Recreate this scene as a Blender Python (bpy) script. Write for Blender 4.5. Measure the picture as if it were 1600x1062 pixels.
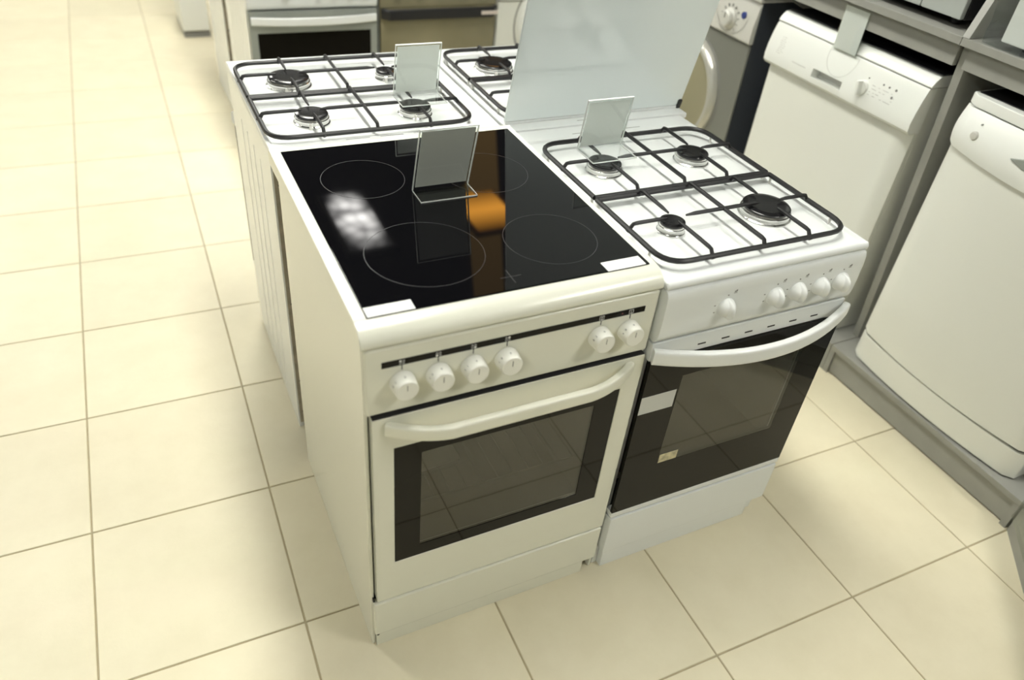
import bpy, bmesh, math, random
from mathutils import Vector, Matrix
random.seed(7)
R = math.radians
PI = math.pi

for o in list(bpy.data.objects):
    bpy.data.objects.remove(o, do_unlink=True)
scene = bpy.context.scene
COL = scene.collection

# ------------------------------------------------------------------ camera
FPX = 1196.47
CAM_LOC = Vector((-0.2341, -0.8781, 1.5523))
CAM_ROT = (0.9063, -0.0892, -0.4402)
cam_d = bpy.data.cameras.new('camera')
cam = bpy.data.objects.new('camera', cam_d)
COL.objects.link(cam)
cam.location = CAM_LOC
cam.rotation_euler = CAM_ROT
cam_d.sensor_width = 36.0
cam_d.sensor_fit = 'HORIZONTAL'
cam_d.lens = FPX / 1600.0 * 36.0
cam_d.clip_start = 0.02
cam_d.dof.use_dof = True
cam_d.dof.focus_distance = 1.62
cam_d.dof.aperture_fstop = 2.2
scene.camera = cam

# ------------------------------------------------------------------ world, exposure
world = bpy.data.worlds.new('world')
scene.world = world
world.use_nodes = True
world.node_tree.nodes['Background'].inputs[0].default_value = (0.80, 0.85, 0.9, 1)
world.node_tree.nodes['Background'].inputs[1].default_value = 0.15
scene.view_settings.view_transform = 'Standard'
scene.view_settings.look = 'None'
scene.view_settings.gamma = 1.0
scene.view_settings.use_curve_mapping = False
scene.view_settings.exposure = 0.0
LAMP = 37.5          # strength of the ceiling panels


# ------------------------------------------------------------------ materials
def new_mat(name):
    m = bpy.data.materials.new(name)
    m.use_nodes = True
    nt = m.node_tree
    return m, nt, nt.nodes['Principled BSDF']


def mat(name, col, rough=0.4, metal=0.0, spec=0.5, coat=0.0, var=0.0, vscale=30.0, bump=0.0, bscale=200.0):
    m, nt, p = new_mat(name)
    p.inputs['Base Color'].default_value = (*col, 1)
    p.inputs['Roughness'].default_value = rough
    p.inputs['Metallic'].default_value = metal
    p.inputs['Specular IOR Level'].default_value = spec
    p.inputs['Coat Weight'].default_value = coat
    p.inputs['Coat Roughness'].default_value = 0.05
    if var or bump:
        tc = nt.nodes.new('ShaderNodeTexCoord')
    if var:
        n = nt.nodes.new('ShaderNodeTexNoise')
        n.inputs['Scale'].default_value = vscale
        n.inputs['Detail'].default_value = 4
        r = nt.nodes.new('ShaderNodeValToRGB')
        r.color_ramp.elements[0].position = 0.3
        r.color_ramp.elements[1].position = 0.7
        r.color_ramp.elements[0].color = (*[c * (1 - var) for c in col], 1)
        r.color_ramp.elements[1].color = (*[min(1, c * (1 + var)) for c in col], 1)
        nt.links.new(tc.outputs['Object'], n.inputs['Vector'])
        nt.links.new(n.outputs['Fac'], r.inputs['Fac'])
        nt.links.new(r.outputs['Color'], p.inputs['Base Color'])
    if bump:
        n2 = nt.nodes.new('ShaderNodeTexNoise')
        n2.inputs['Scale'].default_value = bscale
        b = nt.nodes.new('ShaderNodeBump')
        b.inputs['Strength'].default_value = bump
        b.inputs['Distance'].default_value = 0.002
        nt.links.new(tc.outputs['Object'], n2.inputs['Vector'])
        nt.links.new(n2.outputs['Fac'], b.inputs['Height'])
        nt.links.new(b.outputs['Normal'], p.inputs['Normal'])
    return m


def emis(name, col, strength, mottled=False):
    m = bpy.data.materials.new(name)
    m.use_nodes = True
    nt = m.node_tree
    nt.nodes.clear()
    o = nt.nodes.new('ShaderNodeOutputMaterial')
    e = nt.nodes.new('ShaderNodeEmission')
    e.inputs[0].default_value = (*col, 1)
    e.inputs[1].default_value = strength
    nt.links.new(e.outputs[0], o.inputs[0])
    if mottled:
        tc = nt.nodes.new('ShaderNodeTexCoord')
        v = nt.nodes.new('ShaderNodeTexVoronoi')
        v.inputs['Scale'].default_value = 9
        mr = nt.nodes.new('ShaderNodeMapRange')
        mr.inputs['From Min'].default_value = 0.0
        mr.inputs['From Max'].default_value = 0.9
        mr.inputs['To Min'].default_value = strength * 1.7
        mr.inputs['To Max'].default_value = strength * 0.2
        nt.links.new(tc.outputs['Object'], v.inputs['Vector'])
        nt.links.new(v.outputs['Distance'], mr.inputs['Value'])
        ln = nt.nodes.new('ShaderNodeVectorMath')
        ln.operation = 'LENGTH'
        sc_ = nt.nodes.new('ShaderNodeVectorMath')
        sc_.operation = 'MULTIPLY'
        sc_.inputs[1].default_value = (6.2, 2.4, 0)
        mf = nt.nodes.new('ShaderNodeMapRange')
        mf.interpolation_type = 'SMOOTHSTEP'
        mf.inputs['From Min'].default_value = 0.3
        mf.inputs['From Max'].default_value = 1.2
        mf.inputs['To Min'].default_value = 1.0
        mf.inputs['To Max'].default_value = 0.02
        ml = nt.nodes.new('ShaderNodeMath')
        ml.operation = 'MULTIPLY'
        nt.links.new(tc.outputs['Object'], sc_.inputs[0])
        nt.links.new(sc_.outputs[0], ln.inputs[0])
        nt.links.new(ln.outputs['Value'], mf.inputs['Value'])
        nt.links.new(mr.outputs[0], ml.inputs[0])
        nt.links.new(mf.outputs[0], ml.inputs[1])
        nt.links.new(ml.outputs[0], e.inputs[1])
    return m


def pane(name, tint, refl_rough=0.02, ior=1.5):
    """thin tinted sheet: see-through plus mirror reflection by Fresnel"""
    m = bpy.data.materials.new(name)
    m.use_nodes = True
    nt = m.node_tree
    nt.nodes.clear()
    o = nt.nodes.new('ShaderNodeOutputMaterial')
    mx = nt.nodes.new('ShaderNodeMixShader')
    f0 = ((ior - 1) / (ior + 1)) ** 2 * 1.8      # two faces of the sheet
    lw = nt.nodes.new('ShaderNodeLayerWeight')
    lw.inputs['Blend'].default_value = 0.5
    pw = nt.nodes.new('ShaderNodeMath')
    pw.operation = 'POWER'
    pw.inputs[1].default_value = 5
    fr = nt.nodes.new('ShaderNodeMath')
    fr.operation = 'MULTIPLY_ADD'
    fr.inputs[1].default_value = 1 - f0
    fr.inputs[2].default_value = f0
    nt.links.new(lw.outputs['Facing'], pw.inputs[0])
    nt.links.new(pw.outputs[0], fr.inputs[0])
    t = nt.nodes.new('ShaderNodeBsdfTransparent')
    t.inputs[0].default_value = (*tint, 1)
    g = nt.nodes.new('ShaderNodeBsdfGlossy')
    g.inputs['Roughness'].default_value = refl_rough
    nt.links.new(fr.outputs[0], mx.inputs[0])
    nt.links.new(t.outputs[0], mx.inputs[1])
    nt.links.new(g.outputs[0], mx.inputs[2])
    nt.links.new(mx.outputs[0], o.inputs[0])
    return m


def tile_mat():
    m, nt, p = new_mat('cream_tile')
    tc = nt.nodes.new('ShaderNodeTexCoord')
    oi = nt.nodes.new('ShaderNodeObjectInfo')
    geo = nt.nodes.new('ShaderNodeNewGeometry')
    n = nt.nodes.new('ShaderNodeTexNoise')
    n.inputs['Scale'].default_value = 7
    n.inputs['Detail'].default_value = 6
    n.inputs['Roughness'].default_value = 0.65
    r = nt.nodes.new('ShaderNodeValToRGB')
    r.color_ramp.elements[0].position = 0.3
    r.color_ramp.elements[0].color = (0.715, 0.655, 0.480, 1)
    r.color_ramp.elements[1].position = 0.72
    r.color_ramp.elements[1].color = (0.770, 0.712, 0.535, 1)
    nt.links.new(geo.outputs['Position'], n.inputs['Vector'])
    nt.links.new(n.outputs['Fac'], r.inputs['Fac'])
    hsv = nt.nodes.new('ShaderNodeHueSaturation')
    mr = nt.nodes.new('ShaderNodeMapRange')
    mr.inputs['To Min'].default_value = 0.965
    mr.inputs['To Max'].default_value = 1.03
    nt.links.new(oi.outputs['Random'], mr.inputs['Value'])
    nt.links.new(mr.outputs[0], hsv.inputs['Value'])
    nt.links.new(r.outputs['Color'], hsv.inputs['Color'])
    nt.links.new(hsv.outputs['Color'], p.inputs['Base Color'])
    n2 = nt.nodes.new('ShaderNodeTexNoise')
    n2.inputs['Scale'].default_value = 90
    n2.inputs['Detail'].default_value = 3
    b = nt.nodes.new('ShaderNodeBump')
    b.inputs['Strength'].default_value = 0.12
    b.inputs['Distance'].default_value = 0.002
    nt.links.new(geo.outputs['Position'], n2.inputs['Vector'])
    nt.links.new(n2.outputs['Fac'], b.inputs['Height'])
    nt.links.new(b.outputs['Normal'], p.inputs['Normal'])
    p.inputs['Roughness'].default_value = 0.42
    p.inputs['Specular IOR Level'].default_value = 0.35
    return m


M = {}
M['tile'] = tile_mat()
M['grout'] = mat('grout', (0.40, 0.345, 0.22), 0.9, var=0.08)
M['wall'] = mat('wall_paint', (0.24, 0.24, 0.205), 0.8, var=0.03)
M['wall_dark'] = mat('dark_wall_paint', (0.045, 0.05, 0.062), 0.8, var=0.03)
M['ceil'] = mat('dark_ceiling', (0.035, 0.038, 0.045), 0.8)
M['beam'] = mat('brown_beam', (0.16, 0.10, 0.04), 0.6, var=0.15)
M['ivory'] = mat('ivory_enamel', (0.77, 0.772, 0.672), 0.2, spec=0.45, bump=0.03, bscale=300)
M['ivory_plastic'] = mat('ivory_plastic', (0.81, 0.81, 0.70), 0.32)
M['white'] = mat('white_enamel', (0.80, 0.825, 0.82), 0.16, spec=0.5)
M['white_plastic'] = mat('white_plastic', (0.83, 0.85, 0.84), 0.3)
M['knob_white'] = mat('knob_white', (0.86, 0.86, 0.80), 0.28)
M['dwwhite'] = mat('dishwasher_white', (0.76, 0.768, 0.712), 0.3)
M['dwpanel'] = mat('dishwasher_panel', (0.81, 0.825, 0.79), 0.28)
M['print'] = mat('grey_print', (0.22, 0.22, 0.21), 0.5)
M['faint'] = mat('faint_print', (0.58, 0.58, 0.55), 0.5)
M['black_print'] = mat('black_print', (0.012, 0.012, 0.012), 0.4)
M['white_print'] = mat('white_print', (0.8, 0.8, 0.78), 0.5)
M['ceramic'] = mat('black_ceramic_glass', (0.003, 0.003, 0.004), 0.03, spec=0.27)
M['zone'] = mat('zone_print', (0.045, 0.045, 0.05), 0.3)
M['black_glass'] = mat('black_door_glass', (0.010, 0.009, 0.007), 0.03, spec=0.16)
M['pane'] = pane('oven_pane', (0.50, 0.48, 0.42), 0.02, 1.62)
M['cavity'] = mat('oven_enamel', (0.14, 0.135, 0.12), 0.35, var=0.1)
M['chrome'] = mat('chrome_wire', (0.75, 0.75, 0.73), 0.18, metal=1)
M['alu'] = mat('burner_aluminium', (0.72, 0.72, 0.70), 0.25, metal=1)
M['cap'] = mat('black_burner_cap', (0.012, 0.012, 0.013), 0.22, spec=0.6)
M['iron'] = mat('black_pan_support', (0.010, 0.010, 0.011), 0.42)
M['spark'] = mat('ceramic_plug', (0.75, 0.74, 0.70), 0.4)
M['lid'] = mat('pale_blue_white_glass', (0.84, 0.905, 0.91), 0.04, spec=0.85)
M['galv'] = mat('galvanised_sheet', (0.44, 0.40, 0.31), 0.45, metal=0.3, var=0.2)
M['dark'] = mat('dark_gap', (0.015, 0.015, 0.016), 0.7)
M['screw'] = mat('dark_screw', (0.03, 0.03, 0.03), 0.5, metal=0.6)
M['paper'] = mat('white_paper', (0.86, 0.87, 0.85), 0.7, var=0.01)
def translucent_card():
    m, nt, p = new_mat('white_card')
    p.inputs['Base Color'].default_value = (0.88, 0.90, 0.88, 1)
    p.inputs['Roughness'].default_value = 0.6
    tr = nt.nodes.new('ShaderNodeBsdfTranslucent')
    tr.inputs[0].default_value = (0.93, 0.95, 0.93, 1)
    mx = nt.nodes.new('ShaderNodeMixShader')
    mx.inputs[0].default_value = 0.35
    nt.links.new(p.outputs[0], mx.inputs[1])
    nt.links.new(tr.outputs[0], mx.inputs[2])
    nt.links.new(mx.outputs[0], nt.nodes['Material Output'].inputs[0])
    return m


M['card'] = translucent_card()
M['greypaper'] = mat('grey_white_card', (0.60, 0.61, 0.58), 0.6)
M['acrylic'] = pane('clear_acrylic', (0.975, 0.985, 0.98), 0.03, 1.33)
M['acrylic_edge'] = mat('acrylic_edge', (0.80, 0.83, 0.81), 0.25)
M['film'] = pane('plastic_film', (0.86, 0.88, 0.88), 0.12, 1.6)
M['rack'] = mat('grey_laminate', (0.30, 0.30, 0.272), 0.45, var=0.04, vscale=20)
M['rack_edge'] = mat('grey_laminate_edge', (0.38, 0.38, 0.355), 0.45, var=0.03)
M['wmgrey'] = mat('grey_metallic_paint', (0.23, 0.235, 0.215), 0.35, metal=0.25)
M['wmside'] = mat('charcoal_side_panel', (0.035, 0.04, 0.052), 0.4)
M['silver'] = mat('silver_panel', (0.62, 0.615, 0.575), 0.35, metal=0.15)
M['ring'] = mat('silver_ring', (0.62, 0.61, 0.56), 0.25, metal=0.5)
M['beige_glass'] = mat('beige_door_glass', (0.30, 0.28, 0.19), 0.12)
M['blue'] = mat('blue_button', (0.04, 0.06, 0.22), 0.3)
M['mwfront'] = mat('pale_steel_front', (0.44, 0.47, 0.45), 0.3, metal=0.2)
M['black'] = mat('black_plastic', (0.012, 0.012, 0.014), 0.4)
M['brown_glass'] = mat('brown_oven_glass', (0.25, 0.225, 0.14), 0.12, var=0.15, vscale=3)
M['greyframe'] = mat('grey_door_frame', (0.30, 0.32, 0.29), 0.35)
M['pinklabel'] = mat('pale_label', (0.62, 0.55, 0.50), 0.6)
M['porthole'] = mat('dark_porthole_glass', (0.20, 0.21, 0.22), 0.08)
M['beige_metal'] = mat('beige_metallic', (0.52, 0.48, 0.33), 0.3, metal=0.5, var=0.3, vscale=80)
M['lamp_house'] = mat('lamp_housing', (0.08, 0.08, 0.08), 0.5)
M['lamp_on'] = emis('lamp_diffuser', (0.995, 0.985, 0.895), LAMP)
M['lamp_prism'] = emis('lamp_prismatic', (1.0, 0.98, 0.94), 13.0, True)
M['lamp_amber'] = emis('lamp_amber', (1.0, 0.42, 0.05), 7.0)
M['glow'] = emis('amber_glow', (1.0, 0.62, 0.20), 0.5)  # weak emission of the added strip, standing in for a lit brown surface
tcn = M['lamp_amber'].node_tree
_tc = tcn.nodes.new('ShaderNodeTexCoord')
_sx = tcn.nodes.new('ShaderNodeSeparateXYZ')
_vm = tcn.nodes.new('ShaderNodeMath')
_vm.operation = 'ABSOLUTE'
_mr = tcn.nodes.new('ShaderNodeMapRange')
_mr.inputs['From Max'].default_value = 0.28
_mr.inputs['To Min'].default_value = 9.0
_mr.inputs['To Max'].default_value = 1.0
tcn.links.new(_tc.outputs['Object'], _sx.inputs[0])
tcn.links.new(_sx.outputs['Y'], _vm.inputs[0])
tcn.links.new(_vm.outputs['Value'], _mr.inputs['Value'])
tcn.links.new(_mr.outputs[0], [n for n in tcn.nodes if n.type == 'EMISSION'][0].inputs[1])


# ------------------------------------------------------------------ mesh helpers
def merge(bm, t):
    me = bpy.data.meshes.new('tmp')
    t.to_mesh(me)
    t.free()
    bm.from_mesh(me)
    bpy.data.meshes.remove(me)


def box(bm, x0, x1, y0, y1, z0, z1, bev=0.0, seg=2):
    t = bmesh.new()
    bmesh.ops.create_cube(t, size=1.0)
    for v in t.verts:
        v.co = Vector(((x0 + x1) / 2 + v.co.x * (x1 - x0), (y0 + y1) / 2 + v.co.y * (y1 - y0), (z0 + z1) / 2 + v.co.z * (z1 - z0)))
    if bev > 0:
        bev = min(bev, 0.49 * min(abs(x1 - x0), abs(y1 - y0), abs(z1 - z0)))
        bmesh.ops.bevel(t, geom=t.edges[:], offset=bev, segments=seg, profile=0.5, affect='EDGES')
    merge(bm, t)


def prism(bm, pts, axis, a, b, bev=0.0, seg=2):
    """closed 2D outline extruded along an axis: 'x' -> pts are (y,z), 'y' -> (x,z), 'z' -> (x,y)"""
    t = bmesh.new()

    def P(u, v, w):
        return {'x': (w, u, v), 'y': (u, w, v), 'z': (u, v, w)}[axis]
    f0 = [t.verts.new(P(u, v, a)) for u, v in pts]
    f1 = [t.verts.new(P(u, v, b)) for u, v in pts]
    t.faces.new(f0)
    t.faces.new(f1[::-1])
    n = len(pts)
    for i in range(n):
        t.faces.new((f0[i], f1[i], f1[(i + 1) % n], f0[(i + 1) % n]))
    bmesh.ops.recalc_face_normals(t, faces=t.faces[:])
    if bev:
        ed = [e for e in t.edges if len(e.link_faces) == 2 and e.calc_face_angle(0) > 0.6]
        bmesh.ops.bevel(t, geom=ed, offset=bev, segments=seg, profile=0.5, affect='EDGES', clamp_overlap=True)
    merge(bm, t)


def lathe(bm, prof, c=(0, 0, 0), axis='z', seg=28):
    """prof: (r, h) pairs; revolved about axis through c"""
    t = bmesh.new()
    rings = []
    for r, h in prof:
        if r < 1e-6:
            rings.append([t.verts.new((0, 0, h))])
        else:
            rings.append([t.verts.new((r * math.cos(2 * PI * k / seg), r * math.sin(2 * PI * k / seg), h)) for k in range(seg)])
    for a, b in zip(rings, rings[1:]):
        for k in range(seg):
            k2 = (k + 1) % seg
            if len(a) == 1 and len(b) == 1:
                continue
            if len(a) == 1:
                t.faces.new((a[0], b[k], b[k2]))
            elif len(b) == 1:
                t.faces.new((a[k], b[0], a[k2]))
            else:
                t.faces.new((a[k], b[k], b[k2], a[k2]))
    bmesh.ops.recalc_face_normals(t, faces=t.faces[:])
    if axis == '-y':
        m = Matrix(((1, 0, 0), (0, 0, -1), (0, 1, 0))).to_4x4()
    else:
        m = Matrix.Identity(4)
    bmesh.ops.transform(t, matrix=Matrix.Translation(c) @ m, verts=t.verts[:])
    merge(bm, t)


def sweep(bm, pts, ra, rb=None, up=(0, 0, 1), seg=8, taper=None, square=False):
    """tube of elliptic section (ra sideways, rb along up) through pts"""
    rb = rb or ra
    t = bmesh.new()
    pts = [Vector(p) for p in pts]
    n = len(pts)
    rings = []
    for i, p in enumerate(pts):
        d = (pts[min(i + 1, n - 1)] - pts[max(i - 1, 0)]).normalized()
        u = Vector(up)
        s = d.cross(u)
        if s.length < 1e-3:
            u = Vector((0, 1, 0)) if abs(d.y) < 0.9 else Vector((1, 0, 0))
            s = d.cross(u)
        s.normalize()
        u = s.cross(d).normalized()
        k = taper[i] if taper else 1.0
        ring = []
        for q in range(seg):
            a = 2 * PI * (q + 0.5) / seg
            ca, sa = math.cos(a), math.sin(a)
            if square:
                ca = math.copysign(abs(ca) ** 0.45, ca)
                sa = math.copysign(abs(sa) ** 0.45, sa)
            ring.append(t.verts.new(p + s * (ra * k * ca) + u * (rb * k * sa)))
        rings.append(ring)
    for a, b in zip(rings, rings[1:]):
        for q in range(seg):
            t.faces.new((a[q], a[(q + 1) % seg], b[(q + 1) % seg], b[q]))
    t.faces.new(rings[0][::-1])
    t.faces.new(rings[-1])
    bmesh.ops.recalc_face_normals(t, faces=t.faces[:])
    merge(bm, t)


def frame_mesh(bm, o, i, y0, y1, bev=0.0):
    """rectangular plate in the XZ plane with a hole; o and i = (x0,x1,z0,z1)"""
    t = bmesh.new()
    O = [(o[0], o[2]), (o[1], o[2]), (o[1], o[3]), (o[0], o[3])]
    I = [(i[0], i[2]), (i[1], i[2]), (i[1], i[3]), (i[0], i[3])]
    vs = {}
    for nm, L in (('o', O), ('i', I)):
        for y in (y0, y1):
            vs[nm, y] = [t.verts.new((x, y, z)) for x, z in L]
    for k in range(4):
        q = (k + 1) % 4
        t.faces.new((vs['o', y0][k], vs['o', y0][q], vs['i', y0][q], vs['i', y0][k]))
        t.faces.new((vs['o', y1][q], vs['o', y1][k], vs['i', y1][k], vs['i', y1][q]))
        t.faces.new((vs['o', y0][q], vs['o', y0][k], vs['o', y1][k], vs['o', y1][q]))
        t.faces.new((vs['i', y0][k], vs['i', y0][q], vs['i', y1][q], vs['i', y1][k]))
    bmesh.ops.recalc_face_normals(t, faces=t.faces[:])
    if bev:
        ed = [e for e in t.edges if e.calc_face_angle(0) > 0.5]
        bmesh.ops.bevel(t, geom=ed, offset=bev, segments=2, profile=0.5, affect='EDGES')
    merge(bm, t)


def obj(name, bm, m, parent=None, smooth=True, loc=None):
    me = bpy.data.meshes.new(name)
    bm.to_mesh(me)
    bm.free()
    me.materials.append(M[m] if isinstance(m, str) else m)
    if smooth:
        me.polygons.foreach_set('use_smooth', [True] * len(me.polygons))
        try:
            me.set_sharp_from_angle(angle=R(38))
        except Exception:
            pass
    o = bpy.data.objects.new(name, me)
    COL.objects.link(o)
    if smooth and len(me.polygons) > 6:
        wn = o.modifiers.new('weighted_normal', 'WEIGHTED_NORMAL')
        wn.keep_sharp = True
        wn.weight = 100
    if name in STUFF_PARTS:
        o['kind'] = 'stuff'
    if loc:
        o.location = loc
    if parent:
        o.parent = parent
    return o


STUFF_PARTS = {'symbol_print', 'sticker_print', 'panel_print', 'dial_marks', 'indicator_dot', 'zone_icon'}


def B():
    return bmesh.new()


def pbox(name, m, parent, *a, **k):
    bm = B()
    box(bm, *a, **k)
    return obj(name, bm, m, parent)


def thing(name, label, cat, loc=(0, 0, 0), rotz=0.0, group=None):
    o = bpy.data.objects.new(name, None)
    o.empty_display_size = 0.05
    COL.objects.link(o)
    o.location = loc
    o.rotation_euler = (0, 0, rotz)
    o['label'] = label
    o['category'] = cat
    if group:
        o['group'] = group
    return o


def tag(o, label, cat, group=None):
    o['label'] = label
    o['category'] = cat
    if group:
        o['group'] = group
    return o


def struct(o, label=None):
    o['kind'] = 'structure'
    if label:
        o['label'] = label
    return o


def text_bm(s, size, extrude=0.0002):
    cu = bpy.data.curves.new('txt', 'FONT')
    cu.body = s
    cu.size = size
    cu.extrude = extrude
    cu.align_x = 'CENTER'
    cu.align_y = 'CENTER'
    cu.resolution_u = 2
    to = bpy.data.objects.new('txt', cu)
    COL.objects.link(to)
    dg = bpy.context.evaluated_depsgraph_get()
    me = bpy.data.meshes.new_from_object(to.evaluated_get(dg))
    bpy.data.objects.remove(to)
    bpy.data.curves.remove(cu)
    bm = B()
    bm.from_mesh(me)
    bpy.data.meshes.remove(me)
    return bm


def on_front(bm, x, y, z, rot=0.0):
    """turn a flat XY drawing to stand in the XZ plane facing -Y at x,y,z"""
    m = Matrix.Translation((x, y, z)) @ Matrix.Rotation(rot, 4, 'Y') @ Matrix.Rotation(PI / 2, 4, 'X')
    bmesh.ops.transform(bm, matrix=m, verts=bm.verts[:])
    return bm


def ring_flat(bm, cx, cy, r, w, z0, z1, seg=72):
    t = bmesh.new()
    vs = []
    for k in range(seg):
        a = 2 * PI * k / seg
        c, s = math.cos(a), math.sin(a)
        vs.append([t.verts.new((cx + (r + dr) * c, cy + (r + dr) * s, z)) for dr, z in ((w / 2, z0), (w / 2, z1), (-w / 2, z1), (-w / 2, z0))])
    for k in range(seg):
        a, b = vs[k], vs[(k + 1) % seg]
        for q in range(4):
            t.faces.new((a[q], a[(q + 1) % 4], b[(q + 1) % 4], b[q]))
    bmesh.ops.recalc_face_normals(t, faces=t.faces[:])
    merge(bm, t)


def copy_tree(o, parent=None):
    c = o.copy()
    COL.objects.link(c)
    c.parent = parent
    for ch in list(o.children):
        copy_tree(ch, c)
    return c


def arc(p0, p1, p2, n=6):
    """quadratic bend from p0 to p2 with corner p1"""
    p0, p1, p2 = Vector(p0), Vector(p1), Vector(p2)
    return [(1 - t) ** 2 * p0 + 2 * t * (1 - t) * p1 + t * t * p2 for t in [k / n for k in range(n + 1)]]


# ================================================================== THE ROOM
RX0, RX1, RY0, RY1, RZ = -4.2, 3.6, -3.6, 7.6, 3.0


def build_room():
    fl = pbox('floor', 'grout', None, RX0, RX1, RY0, RY1, -0.06, -0.0022)
    struct(fl, 'cream ceramic tile floor with narrow grout joints')
    s, th, ox, oy = 0.4075, -0.0113, -0.5263, 0.1095
    g = 0.0040
    t = B()
    box(t, g / 2, s - g / 2, g / 2, s - g / 2, -0.012, 0.0, bev=0.0012, seg=1)
    base = bpy.data.meshes.new('tile')
    t.to_mesh(base)
    t.free()
    base.materials.append(M['tile'])
    c, sn = math.cos(th), math.sin(th)
    from mathutils import Euler
    rot = Euler(CAM_ROT, 'XYZ').to_matrix()

    def px(x, y):
        q = rot.transposed() @ (Vector((x, y, 0)) - CAM_LOC)
        if q.z > -0.05:
            return None
        return 800 + FPX * q.x / -q.z, 531 - FPX * q.y / -q.z
    rest = B()
    cand = []
    for i in range(-12, 12):
        for j in range(-12, 21):
            X = ox + s * (i * c - j * sn)
            Y = oy + s * (i * sn + j * c)
            if X < RX0 - 0.35 or X > RX1 or Y < RY0 - 0.35 or Y > RY1:
                continue
            cor = [px(X + a * s, Y + b * s) for a in (0, 1) for b in (0, 1)]
            vis = any(p and -120 < p[0] < 1720 and -60 < p[1] < 1180 for p in cor)
            d = (Vector((X, Y, 0)) - CAM_LOC).length
            cand.append((0 if vis else 1, d, X, Y))
    cand.sort()
    for k, (v, d, X, Y) in enumerate(cand):
        if v == 0 and k < 290:
            o = bpy.data.objects.new('tile', base)
            COL.objects.link(o)
            o.parent = fl
            o.location = (X, Y, 0)
            o.rotation_euler = (0, 0, th)
        else:
            t = bmesh.new()
            t.from_mesh(base)
            bmesh.ops.transform(t, matrix=Matrix.Translation((X, Y, 0)) @ Matrix.Rotation(th, 4, 'Z'), verts=t.verts[:])
            merge(rest, t)
    o = obj('tile_field', rest, 'tile', fl, smooth=False)
    o['kind'] = 'stuff'
    struct(pbox('ceiling', 'ceil', None, RX0, RX1, RY0, RY1, RZ, RZ + 0.1))
    struct(pbox('wall_back', 'wall', None, RX0, RX1, RY1, RY1 + 0.1, -0.06, RZ))
    struct(pbox('wall_front', 'wall', None, RX0, RX1, RY0 - 0.1, RY0, -0.06, RZ))
    struct(pbox('wall_left', 'wall', None, RX0 - 0.1, RX0, RY0, RY1, -0.06, RZ))
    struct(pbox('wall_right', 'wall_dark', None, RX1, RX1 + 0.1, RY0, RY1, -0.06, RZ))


def build_lamps():
    def lamp(x, y, lx, ly, m, label, zz=RZ, nm='ceiling_lamp'):
        t = thing(nm, label, 'lamp', (x, y, zz), 0, 'ceiling lamps')
        bm = B()
        box(bm, -lx / 2 - .03, lx / 2 + .03, -ly / 2 - .03, ly / 2 + .03, -0.05, 0.0, 0.004)
        obj('housing', bm, 'lamp_house', t)
        pbox('diffuser', m, t, -lx / 2, lx / 2, -ly / 2, ly / 2, -0.062, -0.0505, bev=0.004)
    std = 'long fluorescent panel lamp fixed to the dark ceiling'
    for x, y in ((1.95, -1.75), (0.50, 0.55), (0.40, 2.75), (0.3, 5.9), (-2.1, -1.9), (-1.5, 2.75), (-1.5, 5.6)):
        lamp(x, y, 0.34, 1.25, 'lamp_on', std)
    lamp(1.04, 3.88, 0.30, 0.80, 'lamp_prism', 'short ceiling lamp with a mottled prismatic cover')
    lamp(2.0, 3.75, 0.34, 0.55, 'lamp_amber', 'small amber ceiling lamp beside the added amber strip')
    t = thing('glow_strip', 'unseen added amber cove strip set in the dark ceiling', 'lamp', (0, 0, RZ), 0, 'ceiling lamps')  # glowing strip added to give the hob glass its brown reflected band
    bm = B()
    prism(bm, [(1.36, 2.4), (1.55, 2.4), (2.74, 5.2), (2.40, 5.2)], 'z', -0.02, -0.0005)
    obj('diffuser', bm, 'glow', t)


# ================================================================== CERAMIC-TOP COOKER
def knob_text(parent, s, x, z, ang, r, y, size=0.0062):
    """one printed character lying on the rim of a knob with its axis along -Y"""
    bm = text_bm(s, size)
    m = (Matrix.Translation((x, y, z)) @ Matrix.Rotation(ang, 4, 'Y') @ Matrix.Translation((0, 0, r + 0.0003)))
    bmesh.ops.transform(bm, matrix=m, verts=bm.verts[:])
    obj('number_mark', bm, 'print', parent, smooth=False)


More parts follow.
